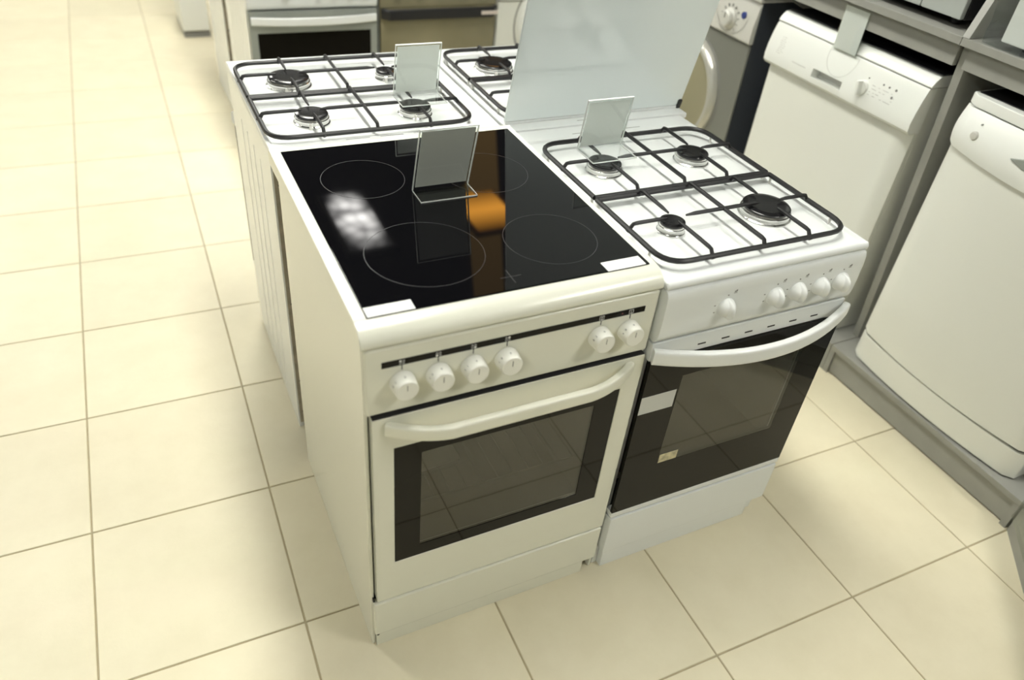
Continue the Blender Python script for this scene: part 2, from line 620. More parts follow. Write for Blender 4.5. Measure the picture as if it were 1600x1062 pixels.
def build_ceramic():
    W_, D_ = 0.543, 0.648
    t = thing('ceramic_cooker', 'ivory electric cooker with a black ceramic glass top and six knobs', 'cooker', (0, 0, 0))
    for x0, x1 in ((0.0, 0.0075), (W_ - 0.0075, W_)):
        pbox('side_panel', 'ivory', t, x0, x1, 0.0, 0.578, 0.0, 0.8165, bev=0.003)
    pbox('back_panel', 'galv', t, 0.008, W_ - 0.008, 0.555, 0.566, 0.03, 0.80)
    pbox('bottom_panel', 'galv', t, 0.017, W_ - 0.017, 0.02, 0.55, 0.045, 0.055)
    # oven liner, open to the front
    bm = B()
    x0, x1, z0, z1, y0, y1 = 0.06, W_ - 0.06, 0.25, 0.61, 0.025, 0.48
    box(bm, x0 - .01, x0, y0, y1, z0, z1)
    box(bm, x1, x1 + .01, y0, y1, z0, z1)
    box(bm, x0, x1, y0, y1, z0 - .01, z0)
    box(bm, x0, x1, y0, y1, z1, z1 + .01)
    box(bm, x0 - .01, x1 + .01, y1, y1 + .01, z0 - .01, z1 + .01)
    obj('oven_liner', bm, 'cavity', t)
    pbox('front_frame', 'dark', t, 0.008, W_ - 0.008, 0.022, 0.032, 0.05, 0.238)
    pbox('front_frame', 'dark', t, 0.008, W_ - 0.008, 0.029, 0.036, 0.622, 0.80)
    for xx in (0.008, W_ - 0.046):
        pbox('front_frame', 'dark', t, xx, xx + 0.038, 0.0225, 0.0315, 0.239, 0.621)
    bm = B()
    for k in range(12):
        x = x0 + 0.02 + k * (x1 - x0 - 0.04) / 11
        sweep(bm, [(x, 0.05, 0.365), (x, 0.46, 0.365)], 0.0016, seg=6)
    for y in (0.05, 0.25, 0.46):
        sweep(bm, [(x0 + .002, y, 0.362), (x1 - .002, y, 0.362)], 0.0026, seg=6)
    obj('oven_rack', bm, 'chrome', t)
    # top frame with bullnose front
    prof = [(0.640, 0.8175), (0.648, 0.824), (0.648, 0.846), (0.643, 0.852), (0.035, 0.852), (0.020, 0.8508), (0.008, 0.8468), (-0.002, 0.840), (-0.008, 0.832), (-0.010, 0.824), (-0.009, 0.8185), (-0.006, 0.8175)]
    bm = B()
    prism(bm, prof, 'x', -0.003, W_ + 0.001, bev=0.0025)
    obj('top_frame', bm, 'ivory', t)
    # hob
    gx0, gx1, gy0, gy1 = 0.0175, 0.5294, 0.0245, 0.6204
    hob = pbox('hob_glass', 'ceramic', t, gx0, gx1, gy0, gy1, 0.8465, 0.8535, bev=0.0015)
    for cx, cy, r in ((0.143, 0.463, 0.081), (0.388, 0.428, 0.089), (0.165, 0.172, 0.103), (0.397, 0.153, 0.086)):
        bm = B()
        ring_flat(bm, cx, cy, r, 0.0009, 0.8533, 0.8537)
        obj('cooking_zone_ring', bm, 'zone', hob, smooth=False)
    bm = B()
    box(bm, 0.256, 0.294, 0.0600, 0.0612, 0.8533, 0.8537)
    box(bm, 0.2744, 0.2756, 0.041, 0.081, 0.8533, 0.8537)
    obj('cross_mark', bm, 'zone', hob, smooth=False)
    for (a, b, c_, d) in ((0.0195, 0.0955, 0.0245, 0.0495), (0.443, 0.5208, 0.0240, 0.0515)):
        st = pbox('label_sticker', 'paper', t, a, b, c_, d, 0.8537, 0.8541)
        bm = B()
        for k in range(3):
            zz = c_ + 0.006 + 0.006 * k
            q = a + 0.005
            while q < b - 0.012:
                l = random.uniform(0.003, 0.009)
                box(bm, q, q + l, zz, zz + 0.0011, 0.8540, 0.8543)
                q += l + 0.0022
        obj('sticker_print', bm, 'faint', st, smooth=False)
    # control panel
    cp = pbox('control_panel', 'ivory', t, 0.002, W_ - 0.002, -0.008, 0.028, 0.6795, 0.8145, bev=0.005, seg=3)
    pbox('display_strip', 'black_glass', cp, 0.0295, 0.5142, -0.0088, -0.0075, 0.7757, 0.7878, bev=0.0003)
    kx = (0.0625, 0.1230, 0.1835, 0.2440, 0.4245, 0.4850)
    for n, x in enumerate(kx):
        pbox('tick_mark', 'black_print', cp, x - 0.0006, x + 0.0006, -0.0089, -0.0076, 0.7665, 0.7772)
        bm = B()
        if n < 4:
            for q in range(4):
                a, b = (q % 2) * 0.0052 - 0.0026, (q // 2) * 0.0048 - 0.0024
                filled = q == (2, 0, 1, 3)[n]
                dd = B()
                if filled:
                    bmesh.ops.create_circle(dd, cap_ends=True, radius=0.0022, segments=10)
                else:
                    ring_flat(dd, 0, 0, 0.0016, 0.0006, 0, 0.0001, seg=10)
                on_front(dd, x + a, -0.0090, 0.7816 + b)
                merge(bm, dd)
        else:
            for (a, b, c_, d) in ((-0.0045, 0.0045, -0.0042, -0.0036), (-0.0045, 0.0045, 0.0036, 0.0042), (-0.0045, -0.0039, -0.0042, 0.0042), (0.0039, 0.0045, -0.0042, 0.0042)):
                box(bm, x + a, x + b, -0.0091, -0.0087, 0.7818 + c_, 0.7818 + d)
            box(bm, x - 0.0004, x + 0.0004, -0.0091, -0.0087, 0.7765, 0.7835)
            if n == 4:
                box(bm, x - 0.002, x + 0.003, -0.0091, -0.0087, 0.7832, 0.7838)
        obj('zone_icon', bm, 'white_print', cp, smooth=False)
    bm = B()
    lathe(bm, [(0, 0.0003), (0.0014, 0.0003), (0.0014, 0)], (0.4665, -0.0088, 0.7815), '-y', 12)
    obj('indicator_light', bm, mat('red_indicator', (0.16, 0.02, 0.015), 0.3), cp)
    digits = [('0', '1', '2'), ('0', '2', '1'), ('0', '1', '2'), ('0', '8', '1'), ('0', '2', '8'), ('0', '8', '6')]
    for n, x in enumerate(kx):
        z = 0.7425
        bm = B()
        lathe(bm, [(0.0195, 0.0), (0.0212, 0.001), (0.0212, 0.006), (0.0203, 0.016), (0.0193, 0.0255), (0.0183, 0.0272), (0.0168, 0.0278), (0, 0.0274)], (x, -0.008, z), '-y', 36)
        kn = obj('knob', bm, 'knob_white', t)
        pbox('pointer_line', 'print', kn, x - 0.0005, x + 0.0005, -0.0361, -0.0350, z + 0.001, z + 0.0125)
        for s, a in zip(digits[n], (0.0, -0.85, -1.25)):
            knob_text(kn, s, x, z, a, 0.0202, -0.024)
    # door
    door = B()
    frame_mesh(door, (0.0105, W_ - 0.0035, 0.1665, 0.6715), (0.048, 0.4985, 0.2805, 0.597), -0.012, 0.020, bev=0.002)
    door = obj('oven_door', door, 'ivory', t)
    pbox('gap_shade', 'dark', door, 0.012, W_ - 0.005, -0.0095, 0.0195, 0.6716, 0.6735)  # dark strip paints the shade of the gap above the door
    bm = B()
    frame_mesh(bm, (0.0485, 0.498, 0.281, 0.5965), (0.098, 0.447, 0.3115, 0.5695), -0.0105, -0.0045)
    obj('glass_border', bm, 'black_glass', door)
    pbox('window_pane', 'pane', door, 0.0985, 0.4465, -0.0095, -0.0055, 0.312, 0.569)
    # handle
    pts = arc((0.034, -0.012, 0.650), (0.085, -0.050, 0.650), (0.135, -0.055, 0.650), 8) + arc((0.40, -0.055, 0.650), (0.455, -0.050, 0.650), (0.509, -0.012, 0.650), 8)
    bm = B()
    sweep(bm, pts, 0.0075, 0.0135, seg=16, square=True)
    obj('door_handle', bm, 'ivory_plastic', door)
    # drawer and plinth
    pbox('drawer_front', 'ivory', t, 0.004, W_ - 0.003, -0.012, 0.006, 0.048, 0.1585, bev=0.004, seg=3)
    pbox('drawer_box', 'galv', t, 0.02, W_ - 0.02, 0.0065, 0.0205, 0.060, 0.15)
    pbox('plinth', 'ivory', t, 0.0080, 0.512, -0.006, 0.018, 0.0, 0.047, bev=0.001)
    bm = B()
    lathe(bm, [(0, 0.0015), (0.0022, 0.001), (0.003, 0)], (0.0115, -0.0061, 0.040), '-y', 10)
    obj('screw', bm, 'screw', t)
    pbox('hinge_clip', 'screw', t, 0.003, 0.007, -0.006, -0.0005, 0.162, 0.172)
    return t


# ================================================================== GAS COOKER
def build_gas(name, label, W_, D_, gr, lid=False, plain_front=False, has_grates=True, group='white gas cookers'):
    """front faces -Y at y=0; gr = (x0,x1,y0,y1) of the pan supports"""
    t = thing(name, label, 'cooker', (0, 0, 0), 0, group)
    TOP = 0.830
    for x0, x1, sg in ((0.0, 0.014, -1), (W_ - 0.014, W_, 1)):
        sp = pbox('side_panel', 'white', t, x0, x1, 0.012, D_ - 0.046, 0.0, 0.8145, bev=0.003)
        for k in range(4):
            y = 0.16 + k * 0.08
            xs = x0 if sg < 0 else x1
            bm = B()
            box(bm, xs - 0.0007, xs + 0.0007, y, y + 0.0025, 0.05, 0.74)
            obj('pressed_rib', bm, 'white', sp)
    bp = pbox('back_panel', 'galv', t, 0.0145, W_ - 0.0145, D_ - 0.075, D_ - 0.062, 0.02, 0.79)
    for x in (0.004, W_ - 0.028):
        fl = pbox('back_flange', 'galv', t, x, x + 0.024, D_ - 0.0455, D_ - 0.042, 0.02, 0.78)
        for z in (0.06, 0.17, 0.42, 0.74):
            bm = B()
            lathe(bm, [(0, -0.002), (0.004, -0.0015), (0.005, 0)], (x + 0.012, D_ - 0.042, z), '-y', 10)
            obj('screw', bm, 'screw', fl)
    # top plate: bullnose front, pressed-in well
    tb = bmesh.new()
    bmesh.ops.create_cube(tb, size=1.0)
    for v in tb.verts:
        v.co = Vector((W_ / 2 + v.co.x * (W_ + 0.001), D_ / 2 - 0.004 + v.co.y * (D_ + 0.008), 0.8225 + v.co.z * 0.015))
    top = max(tb.faces, key=lambda f: f.calc_center_median().z)
    front = [e for e in tb.edges if all(v.co.y < 0 and v.co.z > 0.825 for v in e.verts)]
    r = bmesh.ops.inset_individual(tb, faces=[top], thickness=0.012, depth=0)
    mn = 0.050
    for v in top.verts:
        if v.co.y < D_ / 2:
            v.co.y += 0.004
        else:
            v.co.y -= mn
    r2 = bmesh.ops.inset_individual(tb, faces=[top], thickness=0.006, depth=-0.0045)
    ed = [e for e in tb.edges if e.calc_face_angle(0) > 0.25]
    bmesh.ops.bevel(tb, geom=front, offset=0.009, segments=5, profile=0.5, affect='EDGES')
    ed = [e for e in tb.edges if e.is_valid and len(e.link_faces) == 2 and e.calc_face_angle(0) > 0.9]
    bmesh.ops.bevel(tb, geom=ed, offset=0.004, segments=2, profile=0.5, affect='EDGES')
    tp = obj('top_plate', tb, 'white', t)
    ZT = TOP - 0.0045
    # vent slots behind the burners
    for row, n_, x00 in ((0, 3, 0.30), (1, 2, 0.36)):
        for k in range(n_):
            x = W_ * (x00 + k * 0.145 + row * 0.02)
            y = D_ - 0.022 - 0.022 * (1 - row)
            pbox('vent_slot', 'print', tp, x, x + W_ * 0.10, y, y + 0.0022, TOP - 0.0005, TOP + 0.0003)
    gx0, gx1, gy0, gy1 = gr
    gw, gd = gx1 - gx0, gy1 - gy0
    burners = {'bl': (0.235, 0.765, 0.037), 'br': (0.755, 0.755, 0.037), 'fl': (0.225, 0.250, 0.0255), 'fr': (0.755, 0.250, 0.0495)}
    for nm, (u, v, r) in burners.items():
        cx, cy = gx0 + u * gw, gy0 + v * gd
        bm = B()
        lathe(bm, [(r * 0.7, -0.001), (r * 1.10, 0.0), (r * 1.12, 0.002), (r * 1.05, 0.004), (r * 1.03, 0.009), (r * 1.06, 0.0095), (r * 1.06, 0.0125), (r * 1.0, 0.0135), (r * 0.98, 0.0165), (0, 0.0165)], (cx, cy, ZT), 'z', 40)
        bu = obj('burner', bm, 'alu', t)
        bm = B()
        lathe(bm, [(r * 0.94, 0.0166), (r * 1.0, 0.0178), (r * 1.01, 0.0205), (r * 0.97, 0.0225), (r * 0.80, 0.0238), (r * 0.72, 0.0236), (r * 0.5, 0.0230), (0, 0.0228)], (cx, cy, ZT), 'z', 40)
        obj('burner_cap', bm, 'cap', bu)
        bm = B()
        lathe(bm, [(0.0035, 0), (0.0035, 0.010), (0.002, 0.013), (0, 0.013)], (cx + r * 0.35, cy + r * 1.13 + 0.001, ZT), 'z', 10)
        obj('spark_plug', bm, 'spark', bu)
    if has_grates:
        ZF, ZU = 0.8440, 0.8555       # frame bar height, finger height
        ym = (gy0 + gy1) / 2 - 0.004
        rb = 0.0053
        cxb = (gx0 + gx1) / 2
        cr = 0.055
        for side in (0, 1):           # front grate, back grate
            ps = bpy.data.objects.new('pan_support', None)
            COL.objects.link(ps)
            ps.parent = t
            yo = gy0 if side == 0 else gy1
            sgn = 1 if side == 0 else -1
            yi = ym - 0.0048 * sgn
            pts = [(gx0, yi, ZF), (gx0, yo + sgn * cr, ZF)]
            pts += arc((gx0, yo + sgn * cr, ZF), (gx0, yo, ZF), (gx0 + cr, yo, ZF))[1:]
            pts += arc((gx1 - cr, yo, ZF), (gx1, yo, ZF), (gx1, yo + sgn * cr, ZF))
            pts += [(gx1, yi, ZF)]
            bm = B()
            sweep(bm, pts, rb, seg=8)
            sweep(bm, [(gx0, yi, ZF), (gx1, yi, ZF)], rb, seg=8)
            for x, y in ((gx0, yo + sgn * cr), (gx1, yo + sgn * cr), (gx0, yi - sgn * 0.008), (gx1, yi - sgn * 0.008)):
                fb = B()
                sweep(fb, [(x, y, ZF - 0.003), (x, y, ZT + 0.0005)], 0.0030, seg=8)
                obj('rubber_foot', fb, 'spark', ps)
            obj('frame_bar', bm, 'iron', ps)
            bm = B()
            sweep(bm, [(cxb, yo, ZF), (cxb, yo + sgn * 0.006, ZU - 0.001), (cxb, yo + sgn * 0.012, ZU), (cxb, yi - 0.006 * sgn, ZU), (cxb, yi, ZF)], 0.0040, 0.0046, seg=8)
            obj('centre_bar', bm, 'iron', ps)

            def finger(p0, p1):
                """rises beside the bar at p0 and runs level to the tip p1"""
                a, b = Vector((*p0, 0)), Vector((*p1, 0))
                d = (b - a).normalized()
                q = [a - d * 0.004 + Vector((0, 0, ZF - 0.004)), a + d * 0.002 + Vector((0, 0, ZF + 0.002)), a + d * 0.008 + Vector((0, 0, ZU - 0.001)), a + d * 0.016 + Vector((0, 0, ZU)), a.lerp(b, 0.8) + Vector((0, 0, ZU)), b + Vector((0, 0, ZU - 0.0005))]
                m = B()
                sweep(m, q, 0.0037, 0.0043, seg=8, taper=[1.05, 1.1, 1, 1, 0.95, 0.5])
                obj('finger', m, 'iron', ps)
            keys = ('fl', 'fr') if side == 0 else ('bl', 'br')
            for kx_ in keys:
                u, v, r = burners[kx_]
                cx, cy = gx0 + u * gw, gy0 + v * gd
                xo = gx0 if kx_[1] == 'l' else gx1
                k = 0.60
                finger((xo, cy), (cx + (xo - cx) / abs(xo - cx) * r * k, cy))
                finger((cx, yo), (cx, cy - sgn * r * k))
                finger((cx, yi), (cx, cy + sgn * r * (k + 0.1)))
            ul, ur = burners[keys[0]], burners[keys[1]]
            yc = gy0 + (ul[1] + ur[1]) / 2 * gd
            xa = gx0 + ul[0] * gw + max(ul[2] * 0.8, 0.030)
            xb = gx0 + ur[0] * gw - ur[2] * 0.5
            m = B()
            sweep(m, [(xa, yc, ZU - 0.0005), (xa + 0.02, yc, ZU + 0.0005), (xb - 0.02, yc, ZU + 0.0005), (xb, yc, ZU - 0.0005)], 0.0037, 0.0043, seg=8, taper=[0.5, 1, 1, 0.5])
            obj('cross_finger', m, 'iron', ps)
    # control panel, rounded and leaning out a little at the foot
    prof = [(0.02, 0.8135), (-0.004, 0.8135), (-0.009, 0.811), (-0.0125, 0.803), (-0.0140, 0.790), (-0.0145, 0.745), (-0.0130, 0.715), (-0.009, 0.703), (-0.002, 0.697), (0.02, 0.697)]
    bm = B()
    prism(bm, prof, 'x', 0.002, W_ - 0.002, bev=0.002)
    cp = obj('control_panel', bm, 'white', t)
    sc = W_ / 0.493
    for n, x in enumerate((0.144, 0.264, 0.321, 0.382, 0.437)):
        x *= sc
        z = 0.755
        bm = B()
        lathe(bm, [(0.0195, 0), (0.0195, 0.003), (0.0185, 0.006), (0.016, 0.012), (0.0125, 0.0165), (0.007, 0.019), (0, 0.0195)], (x, -0.0143, z), '-y', 24)
        kn = obj('knob', bm, 'white_plastic', t)
        bm = B()
        lathe(bm, [(0.0185, 0.0), (0.0185, 0.006), (0.0165, 0.016), (0.012, 0.022), (0.006, 0.0245), (0, 0.025)], (0, 0, 0), '-y', 20)
        bmesh.ops.transform(bm, matrix=Matrix.Translation((x, -0.0165, z)) @ Matrix.Diagonal((0.42, 1, 1.06, 1)), verts=bm.verts[:])
        obj('grip', bm, 'white_plastic', kn)
        bm = B()
        lathe(bm, [(0, 0.0006), (0.0016, 0.0006), (0.0016, 0)], (x, -0.0141, z + 0.0265), '-y', 8)
        box(bm, x + 0.012, x + 0.019, -0.0147, -0.0138, z + 0.0285, z + 0.0293)
        box(bm, x + 0.013, x + 0.016, -0.0147, -0.0138, z + 0.031, z + 0.0335)
        box(bm, x + 0.0165, x + 0.019, -0.0147, -0.0138, z + 0.0315, z + 0.0355)
        for a in (-1, 1):
            box(bm, x - 0.027 - 0.001 * a, x - 0.0235 - 0.001 * a, -0.0147, -0.0138, z + a * 0.008 - 0.001, z + a * 0.008 + 0.001)
        obj('symbol_print', bm, 'print', cp, smooth=False)
    # door
    if plain_front:
        d = B()
        frame_mesh(d, (0.004, W_ - 0.004, 0.215, 0.692), (0.030, W_ - 0.030, 0.30, 0.615), -0.014, 0.022, bev=0.002)
        d = obj('oven_door', d, 'greyframe', t)
        pbox('window_pane', 'black_glass', d, 0.0305, W_ - 0.0305, -0.011, -0.004, 0.3005, 0.6145, bev=0.001)
        bm = B()
        sweep(bm, arc((0.01, -0.018, 0.662), (W_ * 0.5, -0.075, 0.662), (W_ - 0.01, -0.018, 0.662), 14), 0.007, 0.014, seg=12, square=True)
        obj('door_handle', bm, 'white_plastic', d)
    else:
        bm = B()
        box(bm, 0.001, W_ - 0.001, -0.006, 0.02, 0.652, 0.694, 0.002)
        d = obj('oven_door', bm, 'white', t)
        for k in range(6):
            x = (0.122 + k * 0.0585) * sc
            pbox('vent_slot', 'black_print', d, x - 0.0095, x + 0.0095, -0.0068, -0.0055, 0.6655, 0.6685)
        bm = B()
        frame_mesh(bm, (0.001, W_ - 0.001, 0.216, 0.6515), (0.090 * sc, W_ - 0.080 * sc, 0.345, 0.60), -0.0135, -0.006)
        obj('glass_border', bm, 'black_glass', d)
        pbox('window_pane', 'pane', d, 0.0905 * sc, W_ - 0.0805 * sc, -0.0134, -0.0065, 0.3455, 0.5995)
        pbox('trim_strip', 'white', d, 0.001, W_ - 0.001, -0.0135, 0.01, 0.200, 0.2155, bev=0.001)
        pbox('door_sticker', 'greypaper', d, 0.001, 0.084, -0.0142, -0.0136, 0.519, 0.565)
        pbox('beige_patch', 'beige_metal', d, 0.092, 0.140, -0.0142, -0.0136, 0.347, 0.372)  # small mottled beige patch in the lower window corner
        pts = arc((0.0, -0.014, 0.672), (W_ * 0.5, -0.135, 0.668), (W_, -0.014, 0.672), 20)
        bm = B()
        sweep(bm, pts, 0.008, 0.0165, seg=16, square=True)
        obj('door_handle', bm, 'white_plastic', d)
    # oven liner
    bm = B()
    x0, x1, z0, z1, y0, y1 = 0.05, W_ - 0.05, 0.28, 0.64, 0.024, 0.42
    box(bm, x0 - .008, x0, y0, y1, z0, z1)
    box(bm, x1, x1 + .008, y0, y1, z0, z1)
    box(bm, x0, x1, y0, y1, z0 - .008, z0)
    box(bm, x0, x1, y0, y1, z1, z1 + .008)
    box(bm, x0 - .008, x1 + .008, y1, y1 + .01, z0 - .008, z1 + .008)
    obj('oven_liner', bm, 'cavity', t)
    pbox('front_frame', 'dark', t, 0.015, W_ - 0.015, 0.026, 0.034, 0.03, 0.27)
    pbox('front_frame', 'dark', t, 0.015, W_ - 0.015, 0.026, 0.034, 0.652, 0.79)
    pbox('drawer_front', 'white', t, 0.002, W_ - 0.002, -0.0155, 0.02, 0.072, 0.1945, bev=0.003)
    pbox('seam_shade', 'dark', t, 0.004, W_ - 0.004, -0.010, 0.015, 0.1947, 0.1990)  # dark strip draws the shade in the seam over the drawer
    pbox('plinth', 'white', t, 0.0145, W_ - 0.034, -0.003, 0.022, 0.0, 0.069, bev=0.002)
    if lid:
        ld = bpy.data.objects.new('glass_lid', None)
        COL.objects.link(ld)
        ld.parent = t
        ld.location = (0, D_ - 0.040, TOP + 0.004)
        ld.rotation_euler = (R(-12), 0, 0)
        bm = B()
        box(bm, 0.0, W_ + 0.0, -0.003, 0.003, 0.004, 0.50, 0.0025, 3)
        obj('lid_sheet', bm, 'lid', ld)
        pbox('lid_rail', 'white', ld, 0.008, W_ - 0.004, -0.004, 0.004, -0.003, 0.0035, bev=0.001)
        for x in (0.0,):
            bm = B()
            box(bm, x, x + 0.012, -0.010, 0.008, -0.004, 0.022, 0.003)
            obj('hinge', bm, 'black', ld)
    return t


# ================================================================== SIGN HOLDERS
def sign_holder(label, loc, w, h, base, lean, card='paper', cardh=None, grp='acrylic price sign holders'):
    """L-shaped clear holder: fold at the origin, foot runs to -Y, upright leans to -Y by `lean` degrees"""
    t = thing('sign_holder', label, 'sign', loc, 0, grp)
    th = 0.0022
    a = R(lean)
    up = Vector((0, -math.sin(a), math.cos(a)))
    nn = Vector((0, math.cos(a), math.sin(a)))
    bm = B()
    box(bm, 0, w, -base, 0.001, 0, th, 0.0005, 1)
    obj('foot', bm, 'acrylic', t)

    def slab(name, m, x0, x1, s0, s1, d0, d1):
        b = B()
        box(b, x0, x1, d0, d1, s0, s1)
        mt = Matrix(((1, 0, 0, 0), (0, nn.y, up.y, 0), (0, nn.z, up.z, 0.001), (0, 0, 0, 1)))
        bmesh.ops.transform(b, matrix=mt, verts=b.verts[:])
        return obj(name, b, m, t)
    slab('front_sheet', 'acrylic', 0, w, 0, h, -0.0012, 0.0)
    slab('back_sheet', 'acrylic', 0, w, 0, h, 0.0022, 0.0034)
    slab('card', card, 0.005, w - 0.005, 0.008, (cardh or h) - 0.004, 0.0006, 0.0014)
    slab('top_edge', 'acrylic_edge', 0, w, h, h + 0.0015, -0.0012, 0.0034)
    for x in (0, w - 0.0008):
        slab('side_edge', 'acrylic_edge', x, x + 0.0008, 0.0, h, -0.0014, 0.0036)
    b = B()
    box(b, 0, w, -base - 0.0008, -base, 0, th)
    obj('foot_edge', b, 'acrylic_edge', t)
    b = B()
    for x in (0, w - 0.0008):
        box(b, x, x + 0.0008, -base, 0, 0, th + 0.0002)
    obj('foot_edge', b, 'acrylic_edge', t)
    return t


# ================================================================== DISHWASHERS, WASHERS
def plan_slab(bm, x0, x1, z0, z1, yb, front, bow=0.0, n=14, corner=0.0, bev=0.0):
    """solid with a flat back at yb and a front at y=front, bowed out by `bow` in plan"""
    pts = []
    for k in range(n + 1):
        s = k / n
        x = x0 + (x1 - x0) * s
        y = front - bow * (1 - (2 * s - 1) ** 2)
        e = min(s, 1 - s) * (x1 - x0)
        if corner and e < corner:
            y += corner * (1 - math.sqrt(max(0, 1 - (1 - e / corner) ** 2))) * 0.8
        pts.append((x, y))
    pts += [(x1, yb), (x0, yb)]
    prism(bm, pts, 'z', z0, z1, bev=bev)


def build_dw1(loc):
    W_, H_ = 0.61, 0.85
    t = thing('dishwasher', 'white dishwasher with a pocket handle, dial knob and price sign on top', 'dishwasher', loc, R(-90))
    pbox('cabinet', 'dwwhite', t, 0.004, W_ - 0.004, 0.03, 0.56, 0.0, 0.815, bev=0.003)
    # top lid
    prof = [(0.565, 0.819), (0.565, 0.846), (0.555, 0.850), (0.035, 0.850), (0.020, 0.847), (0.008, 0.838), (-0.002, 0.822), (0.0, 0.819)]
    bm = B()
    prism(bm, prof, 'x', 0.0, W_, bev=0.003)
    obj('top_lid', bm, 'dwpanel', t)
    pbox('black_sheet', 'black', t, 0.004, W_ - 0.004, 0.030, 0.562, 0.8495, 0.8525, bev=0.001)  # black sheet over the lid top, behind its front edge
    # control panel: bulged section with a finger pocket
    prof = [(0.028, 0.690), (-0.012, 0.690), (-0.022, 0.700), (-0.024, 0.720), (-0.020, 0.750), (-0.012, 0.785), (-0.003, 0.812), (0.0, 0.8165), (0.028, 0.8165)]
    px0, px1, pz0, pz1 = 0.218, 0.340, 0.716, 0.741
    bm = B()
    prism(bm, prof, 'x', 0.002, px0)
    prism(bm, prof, 'x', px1, W_ - 0.002)

    def yat(z):
        P = prof[1:8]
        for (ya, za), (yb, zb) in zip(P, P[1:]):
            if za <= z <= zb:
                return ya + (yb - ya) * (z - za) / (zb - za)
        return 0
    low = [(0.028, 0.690), (-0.012, 0.690), (-0.022, 0.700), (yat(pz0), pz0), (0.006, pz0 - 0.004), (0.012, pz0), (0.012, pz1), (yat(pz1), pz1), (-0.020, 0.750), (-0.012, 0.785), (-0.003, 0.812), (0.0, 0.8165), (0.028, 0.8165)]
    prism(bm, low, 'x', px0, px1)
    bmesh.ops.remove_doubles(bm, verts=bm.verts[:], dist=0.00005)
    cp = obj('control_panel', bm, 'dwpanel', t)
    pbox('pocket_recess', 'faint', cp, px0 + 0.002, px1 - 0.002, 0.0085, 0.0118, pz0 + 0.001, pz1 - 0.001)
    # raised round emblem under the sign
    bm = B()
    ring_flat(bm, 0.302, 0.802, 0.056, 0.0012, 0, 0.001, seg=48)
    for v in bm.verts:
        v.co.y = min(v.co.y, 0.812)
    for v in bm.verts:
        x, z, h = v.co.x, v.co.y, v.co.z
        v.co = Vector((x, yat(z) - 0.0003 - h * 0.5, z))
    obj('round_badge', bm, 'faint', cp, smooth=False)
    # dial
    kx, kz = 0.412, 0.752
    bm = B()
    lathe(bm, [(0.020, -0.004), (0.020, 0.004), (0.018, 0.007), (0, 0.0075)], (kx, -0.019, kz), '-y', 24)
    kn = obj('dial_knob', bm, 'dwpanel', t)
    bm = B()
    box(bm, -0.006, 0.006, -0.020, 0.0, -0.021, 0.021, 0.004)
    bmesh.ops.transform(bm, matrix=Matrix.Translation((kx, -0.0245, kz)) @ Matrix.Rotation(R(-8), 4, 'Y'), verts=bm.verts[:])
    obj('grip', bm, 'dwpanel', kn)
    bm = B()
    for x, z, r in ((0.419, 0.781, 0.0025), (0.474, 0.781, 0.003), (0.495, 0.781, 0.003), (0.519, 0.781, 0.0035), (0.517, 0.760, 0.0038)):
        lathe(bm, [(0, 0.0008), (r, 0.0008), (r, -0.002)], (x, yat(z), z), '-y', 10)
    obj('indicator_dot', bm, 'print', cp)
    bm = B()
    rnd = random.Random(3)
    for _ in range(30):
        x, z = rnd.uniform(0.435, 0.52), rnd.choice((0.768, 0.759, 0.750, 0.742))
        w = rnd.uniform(0.003, 0.008)
        box(bm, x, x + w, yat(z) - 0.0006, yat(z) + 0.003, z, z + 0.0012)
    for r in range(9):
        z = 0.735 + r * 0.006
        x = 0.045 + rnd.uniform(0, 0.012)
        for _ in range(2):
            w = rnd.uniform(0.004, 0.012)
            box(bm, x, x + w, yat(z) - 0.0006, yat(z) + 0.003, z, z + 0.0014)
            x += w + 0.004
    x = 0.128
    for k in range(9):
        box(bm, x, x + 0.0045, yat(0.731) - 0.0006, yat(0.731) + 0.003, 0.7295, 0.7325)
        x += 0.0068
    obj('panel_print', bm, 'faint', cp, smooth=False)
    bm = B()
    plan_slab(bm, 0.004, W_ - 0.004, 0.105, 0.6885, 0.028, -0.002, 0.0, corner=0.02, n=24)
    obj('door', bm, 'dwwhite', t)
    bm = B()
    plan_slab(bm, 0.006, W_ - 0.006, 0.004, 0.100, 0.028, 0.004, 0.0, corner=0.018, n=24)
    obj('kick_panel', bm, 'dwwhite', t)
    return t


